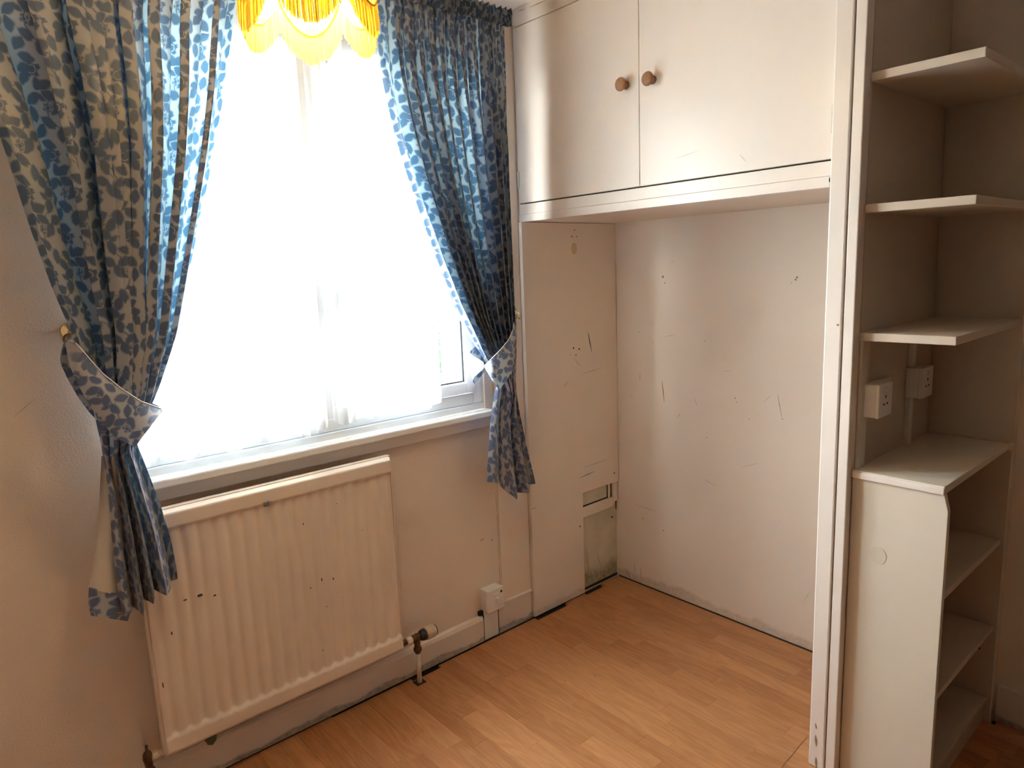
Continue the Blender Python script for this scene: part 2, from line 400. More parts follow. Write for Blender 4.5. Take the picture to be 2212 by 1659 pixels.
# fine dark saw cut in the laminate near the post
ca, cb_ = at(1688, 1659, 2, .0004), at(1743, 1592, 2, .0004)

def sliver(name, a, b, wd, plane, val, m, parent, taper=True):
    """a scratch: a thin raised flake between two photo points of a plane (axis, value)"""
    pa, pb = Vector(at(a[0], a[1], plane, val)), Vector(at(b[0], b[1], plane, val))
    d = (pb - pa); nrm = Vector((0, 0, 0)); nrm[plane] = -1 if plane != 2 else 1
    sd = d.cross(nrm).normalized() * wd / 2; mid = (pa + pb) / 2
    top = nrm * .0006
    ps = [pa - sd * .3, mid - sd, pb - sd * .2, pb + sd * .2, mid + sd, pa + sd * .3]
    vs = [p for p in ps] + [p + top for p in ps]; N = 6
    fs = [tuple(range(N)), tuple(range(2 * N - 1, N - 1, -1))] + [(i, (i + 1) % N, N + (i + 1) % N, N + i) for i in range(N)]
    me = bpy.data.meshes.new(name); me.from_pydata([tuple(v) for v in vs], [], fs); me.update()
    return link(name, me, m, parent)
def dot(name, a, r, plane, val, m, parent, rz=None, seg=10):
    c = Vector(at(a[0], a[1], plane, val)); nrm = Vector((0, 0, 0)); nrm[plane] = -1 if plane != 2 else 1
    u = Vector((0, 0, 1)) if plane != 2 else Vector((1, 0, 0)); v = nrm.cross(u)
    rz = rz or r
    vs = []; 
    for h in (0, .0007):
        for i in range(seg):
            t = 2 * math.pi * i / seg; vs.append(tuple(c + v * r * math.cos(t) + u * rz * math.sin(t) + nrm * h))
    fs = [tuple(range(seg))[::-1], tuple(range(seg, 2 * seg))] + [(i, (i + 1) % seg, seg + (i + 1) % seg, seg + i) for i in range(seg)]
    me = bpy.data.meshes.new(name); me.from_pydata(vs, [], fs); me.update(); return link(name, me, m, parent)
sliver('saw_cut', (1688, 1659), (1743, 1592), .0014, 2, .0002, M_mark, fl)
for q, r in (((1285, 1460), .002), ((1550, 1430), .002), ((958, 1458), .0015), ((785, 1562), .0018), ((1455, 1578), .0015)): dot('speck', q, r, 2, .0002, M_mark, fl)

# ------------------------------------------------------------------ window
win = empty('window_1', (-1.39, .03, WZ0), kind='structure')
def ring(name, x0, x1, z0, z1, wx, wz, y0, y1, m, parent, bev=.003):
    return boxes(name, [(x0, x0 + wx, y0, y1, z0, z1), (x1 - wx, x1, y0, y1, z0, z1), (x0 + wx, x1 - wx, y0, y1, z0, z0 + wz), (x0 + wx, x1 - wx, y0, y1, z1 - wz, z1)], m, parent, bev)
ring('outer_frame', WX0, WX1, .962, WZ1, .042, .042, .004, .074, M_upvc, win)
boxes('mullion', [(-1.415, -1.355, .006, .072, 1.0, WZ1 - .04)], M_upvc, win, .003)
boxes('cill_strip', [(WX0, WX1, -.004, .05, WZ0 + .001, .961)], M_upvc, win, .003)
for (a, b, zb) in ((-1.978, -1.412, 1.000), (-1.358, -.804, 1.008)):
    s = ring('casement', a, b, zb, 2.15, .042, .042, -.008, .045, M_upvc, win, .004)
    ring('gasket', a + .038, b - .038, zb + .038, 2.112, .011, .010, .004, .021, M_rubber, s, .001)
    boxes('glass', [(a + .03, b - .03, .022, .026, zb + .03, 2.12)], M_glass, s)
hd = boxes('handle', [(-1.337, -1.312, -.022, -.008, 1.36, 1.42), (-1.334, -1.316, -.029, -.020, 1.31, 1.41)], M_upvc, win, .003)
sill = boxes('window_sill', [(-2.03, -.748, -.052, .0, .912, .936)], M_sill, win, .005)
boxes('apron', [(-2.02, -.75, -.022, .0, .868, .912)], M_gloss, win, .003)
bd = struct(boxes('trim_1', [(-.763, -.722, -.010, 0, .915, 2.25)], M_gloss, bev=.002))

# ------------------------------------------------------------------ boxed-in lining board below the cupboard, recess and battens
ZB = 1.636
lin = prism('trim_2', [(-.555, .0), (-.245, .0), (-.245, .472), (-.002, .468), (-.002, ZB), (-.553, ZB)], 1, -.022, 0, M_board, bev=.0015); struct(lin)
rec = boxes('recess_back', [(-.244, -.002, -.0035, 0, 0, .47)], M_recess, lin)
def pz(px, py, Y=-.012): return at(px, py, 1, Y)
a = pz(1259, 1107); b = pz(1326, 1090)
boxes('batten', [(-.244, -.030, -.016, -.003, .352, .398)], M_board, lin, .002)
boxes('batten', [(-.034, -.006, -.018, -.003, .375, .466)], M_board, lin, .002)
boxes('batten', [(-.060, -.050, -.010, -.003, .399, .466)], M_board, lin, .001)
boxes('gap', [(-.244, -.036, -.0052, -.0034, .3985, .4035), (-.0655, -.0605, -.0052, -.0034, .399, .466), (-.0058, -.0022, -.0060, -.0034, .33, .466), (-.040, -.0345, -.0052, -.0034, .399, .466), (-.244, -.0022, -.0052, -.0034, 0, .012)], M_dark, lin)
dot('pipe_hole', (1322, 1117), .005, 1, -.0036, M_dark, lin)
for q, r in (((1241, 497), .0028), ((1235, 511), .0032), ((1246, 511), .0025), ((1239, 752), .0042), ((1251, 754), .004), ((1244, 767), .003), ((1327, 1022), .0035), ((1253, 1137), .004)): dot('screw_hole', q, r, 1, -.0222, M_mark, lin)
dot('filler_patch', (1240, 537), .0165, 1, -.0222, M_oval, lin, rz=.0235, seg=28)
for a, b, wd, mm in (((1270, 718), (1278, 760), .005, M_mark), ((1239, 773), (1254, 791), .0015, M_mark2), ((1258, 808), (1300, 794), .0018, M_mark2), ((1228, 823), (1218, 835), .002, M_mark2),
                     ((1253, 1032), (1285, 1018), .003, M_mark), ((1262, 1010), (1318, 990), .0015, M_mark2), ((1147, 1100), (1160, 1096), .002, M_mark2), ((1230, 765), (1233, 768), .001, M_mark)):
    sliver('scuff', a, b, wd, 1, -.0222, mm, lin)
for a, b in (((1290, 1195), (1298, 1225)), ((1268, 1190), (1272, 1235)), ((1283, 1090), (1284, 1085))): sliver('crack', a, b, .002, 1, -.0040, M_mark2, lin)
# marks on the right-hand alcove wall
for q, r in (((1432, 598), .0055), ((1436, 611), .003), ((1719, 604), .004), ((1722, 599), .004), ((1710, 611), .002), ((1523, 737), .0022), ((1380, 717), .0022), ((1411, 741), .0018), ((1452, 565), .0018),
             ((1588, 860), .0026), ((1591, 869), .002), ((1362, 855), .0022), ((1389, 1120), .003), ((1433, 1146), .003), ((1618, 905), .002), ((1690, 905), .0022), ((1527, 945), .002)): dot('chip', q, r, 0, -.0002, M_mark2, wr)
for a, b, wd, mm in (((1430, 822), (1435, 870), .003, M_mark), ((1434, 728), (1462, 722), .0012, M_mark2), ((1383, 808), (1382, 820), .0015, M_mark2), ((1470, 893), (1462, 903), .0018, M_mark2), ((1680, 852), (1688, 900), .0018, M_mark2),
                     ((1650, 868), (1668, 852), .0012, M_mark2), ((1372, 1090), (1420, 1105), .0012, M_mark2), ((1520, 1035), (1545, 1050), .0012, M_mark2), ((1500, 860), (1506, 878), .0012, M_mark2), ((1580, 800), (1560, 803), .001, M_mark2),
                     ((1640, 1000), (1600, 1010), .001, M_mark2), ((1384, 1225), (1385, 1262), .0025, M_mark2), ((1352, 1232), (1362, 1248), .003, M_mark), ((1735, 1300), (1752, 1275), .001, M_mark2), ((1370, 1215), (1372, 1240), .0018, M_mark2)):
    sliver('scratch', a, b, wd, 0, -.0002, mm, wr)
# crack down the inner corner
for (ya, yb_, wd) in ((520, 560, .0012), (600, 650, .0015), (655, 668, .004), (668, 700, .0015), (700, 725, .003), (725, 780, .0012), (780, 830, .0018), (830, 870, .0025), (880, 900, .002), (900, 935, .002), (940, 975, .003), (978, 1010, .002)):
    x = 1322.5 + (ya - 485) * .0159; sliver('corner_crack', (x, ya), (x + (yb_ - ya) * .0159 + .4, yb_), wd, 0, -.0002, M_mark, wr)
# black gap where floor meets the alcove wall
boxes('floor_gap', [(-.006, -.0005, -1.20, -.02, -.004, .0035)], M_dark, wr)
# (seams) and the crack between plaster sheets under the window
wf = bpy.data.objects['wall_front']
wfp = struct(boxes('trim_3', [(-.7135, -.5565, -.0045, 0, .12, ZC - .001)], M_board, bev=.001))
for ya, yb_, wd in ((1062, 1105, .001), (1110, 1160, .0014), (1162, 1215, .0012), (1218, 1262, .0016)):
    x = 1071 + (ya - 1062) * .045; sliver('seam', (x, ya), (x + (yb_ - ya) * .045, yb_), wd, 1, -.0003, M_mark2, wf)
for q, r in (((1063, 1166), .0035), ((1041, 1166), .0025)): dot('chip', q, r, 1, -.0003, M_mark2, wf)
sliver('scratch', (30, 900), (75, 862), .0012, 1, -.0003, M_mark2, wf); sliver('scratch', (1037, 1168), (1046, 1163), .003, 1, -.0003, M_mark2, wf)

# ------------------------------------------------------------------ overhead cupboard
cup = empty('overhead_cupboard', (-.27, -.6, ZB), 'cream painted built-in overhead cupboard with two flush doors above the alcove', 'cupboard')
YR = -1.213
boxes('carcass', [(XF + .024, -.001, YR + .002, -.002, ZB + .002, ZB + .03), (XF + .03, XF + .036, YR + .002, -.002, ZB + .03, ZC - .002)], M_board, cup)
# the dark inside showing through the door gaps
boxes('bottom_rail', [(XF - .004, XF + .024, YR + .012, -.0005, ZB, 1.664), (XF, XF + .024, YR + .002, -.0005, 1.6645, 1.702)], M_gloss, cup, .0015)
boxes('top_rail', [(XF, XF + .024, YR + .002, -.0005, 2.338, ZC - .0005)], M_gloss, cup, .0015)
boxes('left_stile', [(XF + .001, XF + .024, -.010, -.0005, 1.7025, 2.3375)], M_gloss, cup, .001)
boxes('gap_liner', [(XF + .020, XF + .026, YR + .004, -.011, 1.69, 2.35)], M_dark, cup)
YM = -.5895
for (y0, y1, ky, kx) in ((YM + .0012, -.0125, (1339, 183), 1), (YR + .004, YM - .0012, (1397, 171), -1)):
    d = boxes('door', [(XF - .003, XF + .017, y0, y1, 1.7062, 2.3345)], M_gloss, cup, .0015)
    kp = at(ky[0] + 6, ky[1], 0, XF - .02)
    lathe('knob', [(0, .013), (.004, .0135), (.010, .010), (.016, .0095), (.020, .014), (.024, .0205), (.028, .0215), (.032, .0195), (.035, .012), (.036, .003)], (XF - .003, kp[1], kp[2]), (-1, 0, 0), M_knob, d, 28)
for (px, py0, py1) in ((1806, 222, 285),):
    q0, q1 = at(px, py0, 0, XF - .004), at(px, py1, 0, XF - .004)
    hg = boxes('hinge', [(XF - .007, XF - .002, q0[1] - .008, q0[1] + .010, q1[2], q0[2])], M_hinge, cup, .001)
    for f in (.25, .5, .75): boxes('knuckle_gap', [(XF - .0078, XF - .0065, q0[1] - .008, q0[1] + .004, q1[2] + (q0[2] - q1[2]) * f - .0008, q1[2] + (q0[2] - q1[2]) * f + .0008)], M_mark, hg)
boxes('hinge', [(XF - .006, XF - .002, -.016, -.004, 1.765, 1.825)], M_hinge, cup, .001)
for a, b in (((1093, 66), (1093, 120)), ((1094, 125), (1097, 175))): sliver('paint_crack', a, b, .004, 0, XF - .0010, M_mark, cup)
for a, b in (((1100, 60), (1111, 55)), ((1099, 47), (1105, 41)), ((1119, 25), (1135, 19)), ((1145, 16), (1180, 0)), ((1107, 365), (1107, 385)), ((1108, 410), (1108, 422))): sliver('paint_crack', a, b, .0025, 0, XF - .0045, M_mark2, cup)
dot('missing_chip', (1798, 388), .009, 0, XF - .0042, M_dark, cup)
for a, b in (((1460, 342), (1510, 325)), ((1598, 335), (1612, 350))): sliver('smudge', a, b, .004, 0, XF - .0032, mat('smudge' + str(a[0]), (.66, .63, .57), .6), cup)

# ------------------------------------------------------------------ post (edge of the partition)
post = empty('trim_4', (XF, -1.25, 0), kind='structure')
boxes('post_board', [(XF - .032, XF + .012, -1.258, -1.213, 0, ZC)], M_gloss, post, .004)
boxes('edge_strip', [(XF - .0285, XF + .012, -1.287, -1.2605, 0, ZC)], M_gloss, post, .0025)
boxes('groove', [(XF - .002, XF + .010, -1.261, -1.2575, 0, ZC)], M_mark, post)
dot('screw_hole', (1810, 702), .0032, 0, XF - .0325, M_mark2, post)
for a, b, wd in (((1761.5, 1562), (1763, 1574), .003), ((1761.5, 1588), (1763, 1612), .006), ((1762, 1636), (1763, 1658), .006)): sliver('chip', a, b, wd, 0, XF - .0325, M_mark2, post)

# ------------------------------------------------------------------ open shelving unit right of the post
YP = -1.288; YE = -1.507
unit = empty('shelf_unit', (-.27, -1.4, 0), 'low cream painted shelf unit with cut corner end panel right of the post', 'shelf unit')
prism('end_panel', [(YP - .001, 0), (-1.516, 0), (-1.516, .838), (-1.506, .878), (YP - .001, .878)], 0, XF, XF + .018, M_unit, unit, bev=.0012)
boxes('top_board', [(XF - .004, -.001, YE, YP - .001, .8805, .901)], M_unit, unit, .002)
boxes('edge_moulding', [(XF - .008, XF - .002, YE, YP - .001, .880, .897)], M_gloss, unit, .002)
def zat(px, py, Y): return at(px, py, 1, Y)[2]
zA = zat(2036, 1292, -1.505); zBs = zat(2021, 1509, -1.505)
for z in (zA, zBs): boxes('shelf', [(XF + .019, -.003, -1.505, YP - .002, z - .010, z + .008)], M_shelf_shaded, unit, .0015)
boxes('base_board', [(XF + .019, -.003, -1.505, YP - .002, .065, .082)], M_shelf_shaded, unit, .0015)
boxes('plinth', [(XF + .019, -.003, -1.498, -1.482, .0, .064)], M_shelf_shaded, unit, .001)
boxes('back_panel', [(XF + .019, -.003, YP - .0015, YP - .0005, .002, .879)], M_shelf_shaded, unit)
boxes('rear_panel', [(-.0025, -.0003, -1.514, YP - .002, .0, .879)], M_shelf_shaded, unit)
q0 = at(2031, 1372, 0, -.003); q1 = at(2119, 1386, 0, -.003)
boxes('upper_rear_panel', [(-.0025, -.0003, -1.516, YP - .002, .902, ZC - .001)], M_shelf_shaded, unit)  # thin sheet added so the wall above the unit takes the shade-darkened paint
boxes('dark_joint', [(-.0045, -.0024, q1[1], q0[1] if q0[1] < YP - .002 else YP - .003, q0[2] - .002, q0[2] + .002)], M_dark, unit)
dot('worn_patch', (1897, 1200), .020, 0, XF - .0001, mat('worn_patch', (.655, .575, .47), .5, var=.05, vscale=50), unit, rz=.024, seg=16)
for i, (nm, z, ye, lab) in enumerate((('s1', 1.8955, -1.526, 'cream painted wall shelf, topmost of the three in the dark recess right of the post'),
                                      ('s2', 1.5845, -1.5275, 'cream painted wall shelf seen edge-on, middle of the three right of the post'),
                                      ('s3', 1.2643, -1.507, 'cream wall shelf just above the power sockets, lowest of three right of the post'))):
    e = empty('wall_shelf', (-.27, -1.40, z - .02), lab, 'shelf', 'shelves fixed in the recess right of the post')
    boxes('board', [(XF + .003, -.001, ye, YP - .0005, z - .021, z)], M_shelf_shaded, e, .0015)
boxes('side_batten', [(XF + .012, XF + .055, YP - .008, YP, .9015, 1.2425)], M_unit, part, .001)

# power points inside the recess, screwed to the partition
def sock_holes(px, w_, x0, zc, parent, n=2):
    for j in range(n):
        cx = x0 + w_ * (j + .5) / n
        for dx, dz, a, b in ((0, .013, .0022, .004), (-.011, -.006, .0035, .0022), (.011, -.006, .0035, .0022)):
            boxes('pin_slot', [(cx + dx - a, cx + dx + a, px - .0008, px + .001, zc + dz - b, zc + dz + b)], M_dark, parent)
        boxes('rocker', [(cx - .005, cx + .005, px - .004, px + .001, zc + .026, zc + .038)], M_plastic, parent, .001)
def socket(x0, w_, z0, h, dep, label, n=1, grp=None):
    e = empty('power_socket', (x0 + w_ / 2, YP, z0), label, 'socket', grp)
    boxes('back_box', [(x0, x0 + w_, YP - dep + .009, YP - .0005, z0, z0 + h)], M_plastic, e, .002)
    fp = boxes('face_plate', [(x0 - .001, x0 + w_ + .001, YP - dep, YP - dep + .009, z0 - .001, z0 + h + .001)], M_plastic, e, .002)
    sock_holes(YP - dep, w_, x0, z0 + h * .45, fp, n)
    return e
p0 = at(1897, 905, 1, YP - .045); p1 = at(1935, 905, 1, YP - .045)
socket(p0[0], .086, p0[2], .088, .045, 'cream power socket on a deep box, nearest the post in the shelf recess', 1, 'power sockets in the shelf recess')
plate = boxes('blank_plate', [(p0[0] + .094, p0[0] + .165, YP - .012, YP - .0005, p0[2] + .006, p0[2] + .086)], M_plastic, None, .002); tag(plate, 'thin blank cover plate between the two power sockets', 'cover plate'); center(plate)
p2 = at(1990, 862, 1, YP - .045)
socket(p2[0], .086, p2[2], .088, .045, 'cream power socket on a deep box, in the far corner of the recess', 1, 'power sockets in the shelf recess')
cx = p2[0] + .02
cdt = empty('cable_trunking', (cx, YP, .9015), 'vertical painted cable trunking running through the far corner socket', 'trunking')
boxes('lower_length', [(cx - .012, cx + .014, YP - .014, YP - .0005, .9015, p2[2] - .002)], M_plastic, cdt, .001)
boxes('upper_length', [(cx - .012, cx + .014, YP - .014, YP - .0005, p2[2] + .091, 1.2425)], M_plastic, cdt, .001)

# ------------------------------------------------------------------ fused spur box and trunking by the skirting
sp = empty('fused_spur', (-.79, 0, .128), 'painted fused spur switch box on the wall right of the radiator', 'switch')
boxes('back_box', [(-.824, -.746, -.040, -.0005, .130, .218)], M_plastic, sp, .003)
fp = boxes('face_plate', [(-.826, -.744, -.050, -.040, .128, .220)], M_plastic, sp, .003)
boxes('rocker', [(-.786, -.772, -.057, -.049, .160, .182)], M_plastic, fp, .002)
boxes('fuse_holder', [(-.794, -.768, -.0525, -.049, .190, .200)], M_plastic, fp, .001)
lathe('cable_hole', [(0, .0052), (.0008, .0052)], (-.757, -.0501, .200), (0, -1, 0), M_dark, fp, 14)
tr_ = boxes('cable_trunking', [(-.822, -.748, -.013, -.0005, .0, .1275)], M_plastic, None, .0015); center(tr_)
for x0_, x1_, z0_, z1_ in ((-.8245, -.8215, 0, .108), (-.7485, -.7455, 0, .124), (-.842, -.824, .110, .127)): boxes('edge_gap', [(x0_, x1_, -.0135, -.0003, z0_, z1_)], M_dark, tr_)
tag(tr_, 'short flat cable cover from the spur box down to the floor', 'trunking')

# ------------------------------------------------------------------ radiator
RX0, RX1, RZ0, RZ1 = -2.008, -1.232, .163, .863
rad = empty('radiator', (-1.62, -.05, RZ0), 'cream fluted single panel radiator under the window', 'radiator')
nx, nz_ = 420, 150
xs = np.linspace(RX0, RX1, nx); zs = np.linspace(RZ0, RZ1, nz_)
X, Z = np.meshgrid(xs, zs)
ph = (X - RX0 - .012) / .0405
fl_ = .5 + .5 * np.cos(2 * np.pi * ph); fl_ = 1 - (1 - fl_) ** 1.6          # flat crowns, narrow troughs
sm = lambda t: np.clip(t, 0, 1) ** 2 * (3 - 2 * np.clip(t, 0, 1))
wav = .004 * (1 - fl_)
topm = sm((RZ1 - .052 - Z) / .008); botm = sm((Z - (RZ0 + .047 + wav)) / .010)
mask = topm * botm
edge = sm((X - RX0) / .008) * sm((RX1 - X) / .008)
rt = sm((Z - (RZ1 - .014)) / .014); rb = sm(((RZ0 + .010) - Z) / .010)
Yv = -.090 + mask * (.006 + .0085 * (1 - fl_)) + (1 - edge) * .012 + rt * .016 + rb * .010
pan = grid('panel', np.stack([X, Yv, Z], -1), M_rad, rad)
boxes('side_return', [(RX0, RX0 + .003, -.079, -.058, RZ0 + .008, RZ1 - .008), (RX1 - .003, RX1, -.079, -.058, RZ0 + .008, RZ1 - .008), (RX0, RX1, -.076, -.052, RZ1 - .003, RZ1), (RX0, RX1, -.080, -.052, RZ0, RZ0 + .003), (RX0, RX1, -.056, -.052, RZ0, RZ1)], M_rad, rad)
for x in (-1.86, -1.38): boxes('wall_bracket', [(x - .02, x + .02, -.052, -.0005, RZ0 + .04, RZ0 + .62)], M_rad, rad, .002)
cl = prism('lower_bracket', [(-1.90, .155), (-1.865, .155), (-1.868, .135), (-1.88, .125), (-1.893, .132)], 1, -.065, -.045, mat('clip_green', (.10, .13, .10), .5), rad)
for a, wd, hh in (((576, 1088), .016, .018),):
    q = at(a[0], a[1], 1, -.0905); boxes('air_vent', [(q[0] - .009, q[0] + .008, -.096, -.084, q[2] - .008, q[2] + .008)], mat('chipped_metal', (.28, .28, .23), .6, var=.5, vscale=120), rad, .003)
for (a, r, rz) in (((432, 1286), .0075, .004), ((464, 1286), .0045, .0025), ((400, 1296), .005, .002), ((695, 1252), .0018, .006), ((720, 1250), .002, .004), ((371, 1368), .002, .005), ((655, 1132), .0012, .004), ((352, 1480), .0015, .009), ((671, 1270), .002, .002),
                   ((697, 1405), .0018, .0018), ((728, 1088), .0015, .0015), ((783, 1145), .0012, .0012), ((706, 1310), .0015, .0015)):
    dot('chip', a, r, 1, -.0905 if a[1] > 1600 else -.0858, M_mark, rad, rz=rz)
# valves
tv = empty('thermostatic_valve', (-1.17, -.06, .08), 'aged brass thermostatic radiator valve with ribbed cream cap', 'valve')
VY, VZ, VX = -.066, .175, -1.168
vb = lathe('body', [(-.060, .010), (-.052, .012), (-.050, .015), (-.040, .015), (-.038, .011), (-.010, .012), (0, .014), (.010, .012), (.014, .006)], (VX, VY, VZ), (0, 0, 1), M_brass, tv, 16)
lathe('union_nut', [(0, .008), (.004, .014), (.018, .014), (.020, .011), (.048, .010), (.062, .011)], (VX, VY, VZ), (-1, 0, 0), M_brass, tv, 12)
lathe('painted_nut', [(.022, .0125), (.026, .0150), (.040, .0150), (.044, .012)], (VX, VY, VZ), (-1, 0, 0), M_skirt, tv, 8, smooth=False)
lathe('collar', [(.010, .012), (.016, .018), (.026, .021), (.034, .021)], (VX, VY, VZ), (1, 0, 0), M_black, tv, 20)
lathe('cap', [(.034, .021), (.038, .0235), (.070, .0225), (.074, .021)], (VX, VY, VZ), (1, 0, 0), M_valve, tv, 48, ribs=.03, smooth=False)
lathe('cap_end', [(.074, .0215), (.078, .0205), (.079, .004)], (VX, VY, VZ), (1, 0, 0), M_black, tv, 24)
tube('supply_pipe', [(VX, VY, VZ - .058), (VX, VY, -.004)], .0085, mat('painted_pipe', (.74, .62, .52), .5, var=.2, vscale=50), tv)
pc = boxes('pipe_cutout', [(VX - .020, VX + .018, VY - .016, VY + .018, -.0005, .0012)], M_dark, fl)
lk = empty('lockshield_valve', (-2.05, -.06, .08), 'small rusty brass valve at the left foot of the radiator', 'valve')
LX = -2.047
lathe('body', [(-.075, .009), (-.045, .010), (-.043, .014), (-.032, .014), (-.030, .010), (-.008, .011), (0, .013), (.012, .012), (.020, .009), (.024, .004), (.040, .0035)], (LX, -.064, .172), (0, 0, 1), M_brass, lk, 14)
lathe('union_nut', [(.004, .008), (.012, .013), (.024, .013), (.028, .009), (.042, .010)], (LX, -.064, .172), (1, 0, 0), M_valve, lk, 10, smooth=False)
tube('supply_pipe', [(LX, -.064, .10), (LX, -.064, -.004)], .0075, M_brass, lk)

# ------------------------------------------------------------------ net curtains
def net(x0, x1, ztop, zbot, scal, label, name='net_curtain', seed=0, folds=14):
    r = np.random.RandomState(seed); nx_, nz2 = 260, 90
    s = np.linspace(0, 1, nx_); x = x0 + (x1 - x0) * s
    ph_ = np.cumsum(1 + .7 * np.sin(2 * np.pi * s * 2.3 + seed)); ph_ = ph_ / ph_[-1] * folds * 2 * np.pi
    hem = zbot + .020 * (1 - np.abs(np.sin(np.pi * s * scal)))
    t = np.linspace(0, 1, nz2)[:, None]
    Zz = ztop + (hem[None, :] - ztop) * t
    Y = -.034 + (.004 + .008 * t) * np.sin(ph_)[None, :] * (1 + .3 * np.sin(3 * t + s[None, :] * 7))
    Xx = np.repeat(x[None, :], nz2, 0) + .004 * t * np.cos(ph_)[None, :]
    root = empty(name, ((x0 + x1) / 2, -.034, zbot), label, 'net curtain', 'white net curtains over the window')
    P = np.stack([Xx, Y, Zz], -1); k = int(nz2 * .955)
    grid('voile', P[:k + 1], M_net, root); grid('lace_hem', P[k:], M_lace, root)
    return root
net(-2.015, -1.425, 2.20, .972, 5, 'sheer white net curtain over the left casement with scalloped hem', seed=1)
net(-1.405, -.985, 2.20, .985, 4, 'sheer white net curtain over the right casement with scalloped hem', seed=5, folds=10)
wire = tube('curtain_wire', [(-2.06, -.036, 2.205), (-.722, -.036, 2.205)], .003, M_upvc); tag(wire, 'thin white wire across the window top holding the net curtains', 'wire'); center(wire)

# ------------------------------------------------------------------ blue curtains
def interp_edge(pts):
    w3 = np.array([[*at(px, py, 1, yy)] for px, py, yy in pts]); w3 = w3[np.argsort(w3[:, 2])]
    return w3
def hermite(z, zz, xx):
    return np.interp(z, zz, xx)
def smooth1(a, k):
    ker = np.hanning(k * 2 + 3); ker /= ker.sum(); pad = np.pad(a, k + 1, mode='edge'); return np.convolve(pad, ker, 'valid')
def curtain(name, label, EL, ER, ztop, hem, cuts, amps, width, ztie, low, lowamp, seed=0):
    """EL/ER outline edges, hem(s) -> z; cuts: fold breakpoints over the cloth; amps: fold depth factor per fold"""
    ns, nv = 560, 360
    s = np.linspace(0, 1, ns)
    el, er = interp_edge(EL), interp_edge(ER)
    # fold phase from break points
    cuts = np.array(cuts); ph_ = np.interp(s, cuts, np.arange(len(cuts))) * 2 * np.pi
    am = smooth1(np.interp(s, cuts, amps), 12)
    zh = hem(s)
    t = np.linspace(0, 1, nv)
    # one row of equal height per t, down to the individual hem
    Zm = ztop + (zh[None, :] - ztop) * t[:, None]
    zr = ztop + (zh.mean() - ztop) * t
    xl = smooth1(hermite(zr, el[:, 2], el[:, 0]), 6); xr = smooth1(hermite(zr, er[:, 2], er[:, 0]), 6)
    y0 = smooth1(.5 * (hermite(zr, el[:, 2], el[:, 1]) + hermite(zr, er[:, 2], er[:, 1])), 8)
    d = np.abs(zr - ztie); gat = np.exp(-(d / .10) ** 2)              # 1 at the tie
    wfac = (xr - xl)
    A = (.010 + .040 * sm((ztop - zr) / .5)) * (1 - .55 * gat)
    A = np.where(zr < ztie, .024 * (1 - .3 * gat) + .010 * sm((ztie - zr) / .5), A)
    drift = .55 * np.sin((ztop - zr)[:, None] * 2.1 + s[None, :] * 9 + seed)
    PH = ph_[None, :] + drift * .6
    lw = sm((ztie + .02 - zr) / .16)[:, None]
    PL_ = np.interp(s, np.array(low), np.arange(len(low)))[None, :] * 2 * np.pi + drift * .3
    al_ = smooth1(np.interp(s, low, lowamp), 14)[None, :]
    hi = am[None, :] * (np.sin(PH) + .22 * np.sin(2 * PH + 1.0 + seed)); lo_ = al_ * (np.sin(PL_) + .18 * np.sin(2 * PL_ + 1.0))
    Yv = y0[:, None] - A[:, None] * (hi * (1 - lw) + lo_ * lw)
    # round bundle at the tie
    Yv += -(.030 * gat)[:, None] * np.sin(np.pi * s)[None, :]
    over = np.clip(wfac / 60 + .012, 0, .028) * (1 - .3 * gat)
    Xm = xl[:, None] + wfac[:, None] * s[None, :] + over[:, None] * am[None, :] * (np.sin(2 * PH + .6) * (1 - lw) + .15 * np.sin(2 * PL_ + .6) * lw) * np.clip(np.sin(np.pi * s) * 4, 0, 1)[None, :]
    Yv += .0012 * np.sin(s[None, :] * 260 + Zm * 5) * sm((Zm - (ztop - .25)) / .2)
    k0 = int(nv * .22); dx = np.diff(Xm[k0]); dy = np.diff(Yv[k0]); arc = np.concatenate([[0], np.cumsum(np.hypot(dx, dy))])
    U = np.repeat(arc[None, :], nv, 0)
    k1 = int(nv * .95); arc2 = np.concatenate([[0], np.cumsum(np.hypot(np.diff(Xm[k1]), np.diff(Yv[k1])))]); U = np.where(zr[:, None] < ztie + .01, arc2[None, :] * 1.25, U)
    V = ztop - np.cumsum(np.concatenate([np.zeros((1, ns)), np.sqrt(np.diff(Zm, axis=0) ** 2 + np.diff(Xm, axis=0) ** 2)]), 0)
    return np.stack([Xm, Yv, Zm], -1), np.stack([U, V + 3], -1), s

TL = 1.135                                                      # height of the left tie
EL = [(-150, -40, -.11), (-60, 160, -.12), (0, 300, -.12), (62, 490, -.12), (110, 620, -.12), (150, 712, -.12), (172, 800, -.12), (200, 880, -.12), (218, 960, -.125), (232, 1050, -.14), (240, 1150, -.145), (252, 1260, -.145), (268, 1350, -.145)]
ER = [(517, -40, -.11), (505, 60, -.12), (488, 190, -.12), (462, 350, -.12), (437, 480, -.12), (408, 620, -.12), (385, 730, -.12), (345, 850, -.12), (318, 910, -.12), (292, 965, -.125), (318, 1030, -.14), (348, 1110, -.145), (372, 1190, -.145), (386, 1262, -.145), (388, 1350, -.145)]
hl = at(215, 1342, 1, -.145)[2]; hr = at(382, 1258, 1, -.145)[2]
def hemL(s): return np.interp(s, [0, .1, .25, .3, .45, .6, .62, .8, 1], [hl + .012, hl, hl - .002, hl - .012, hl + .012, hl + .015, hr - .012, hr - .018, hr + .01])
cutsL = [0, .24, .40, .455, .50, .56, .66, .78, .90, 1.0]
ampsL = [.5, .8, 1.1, 1.0, .9, 1.0, 1.0, .9, .8, .4]
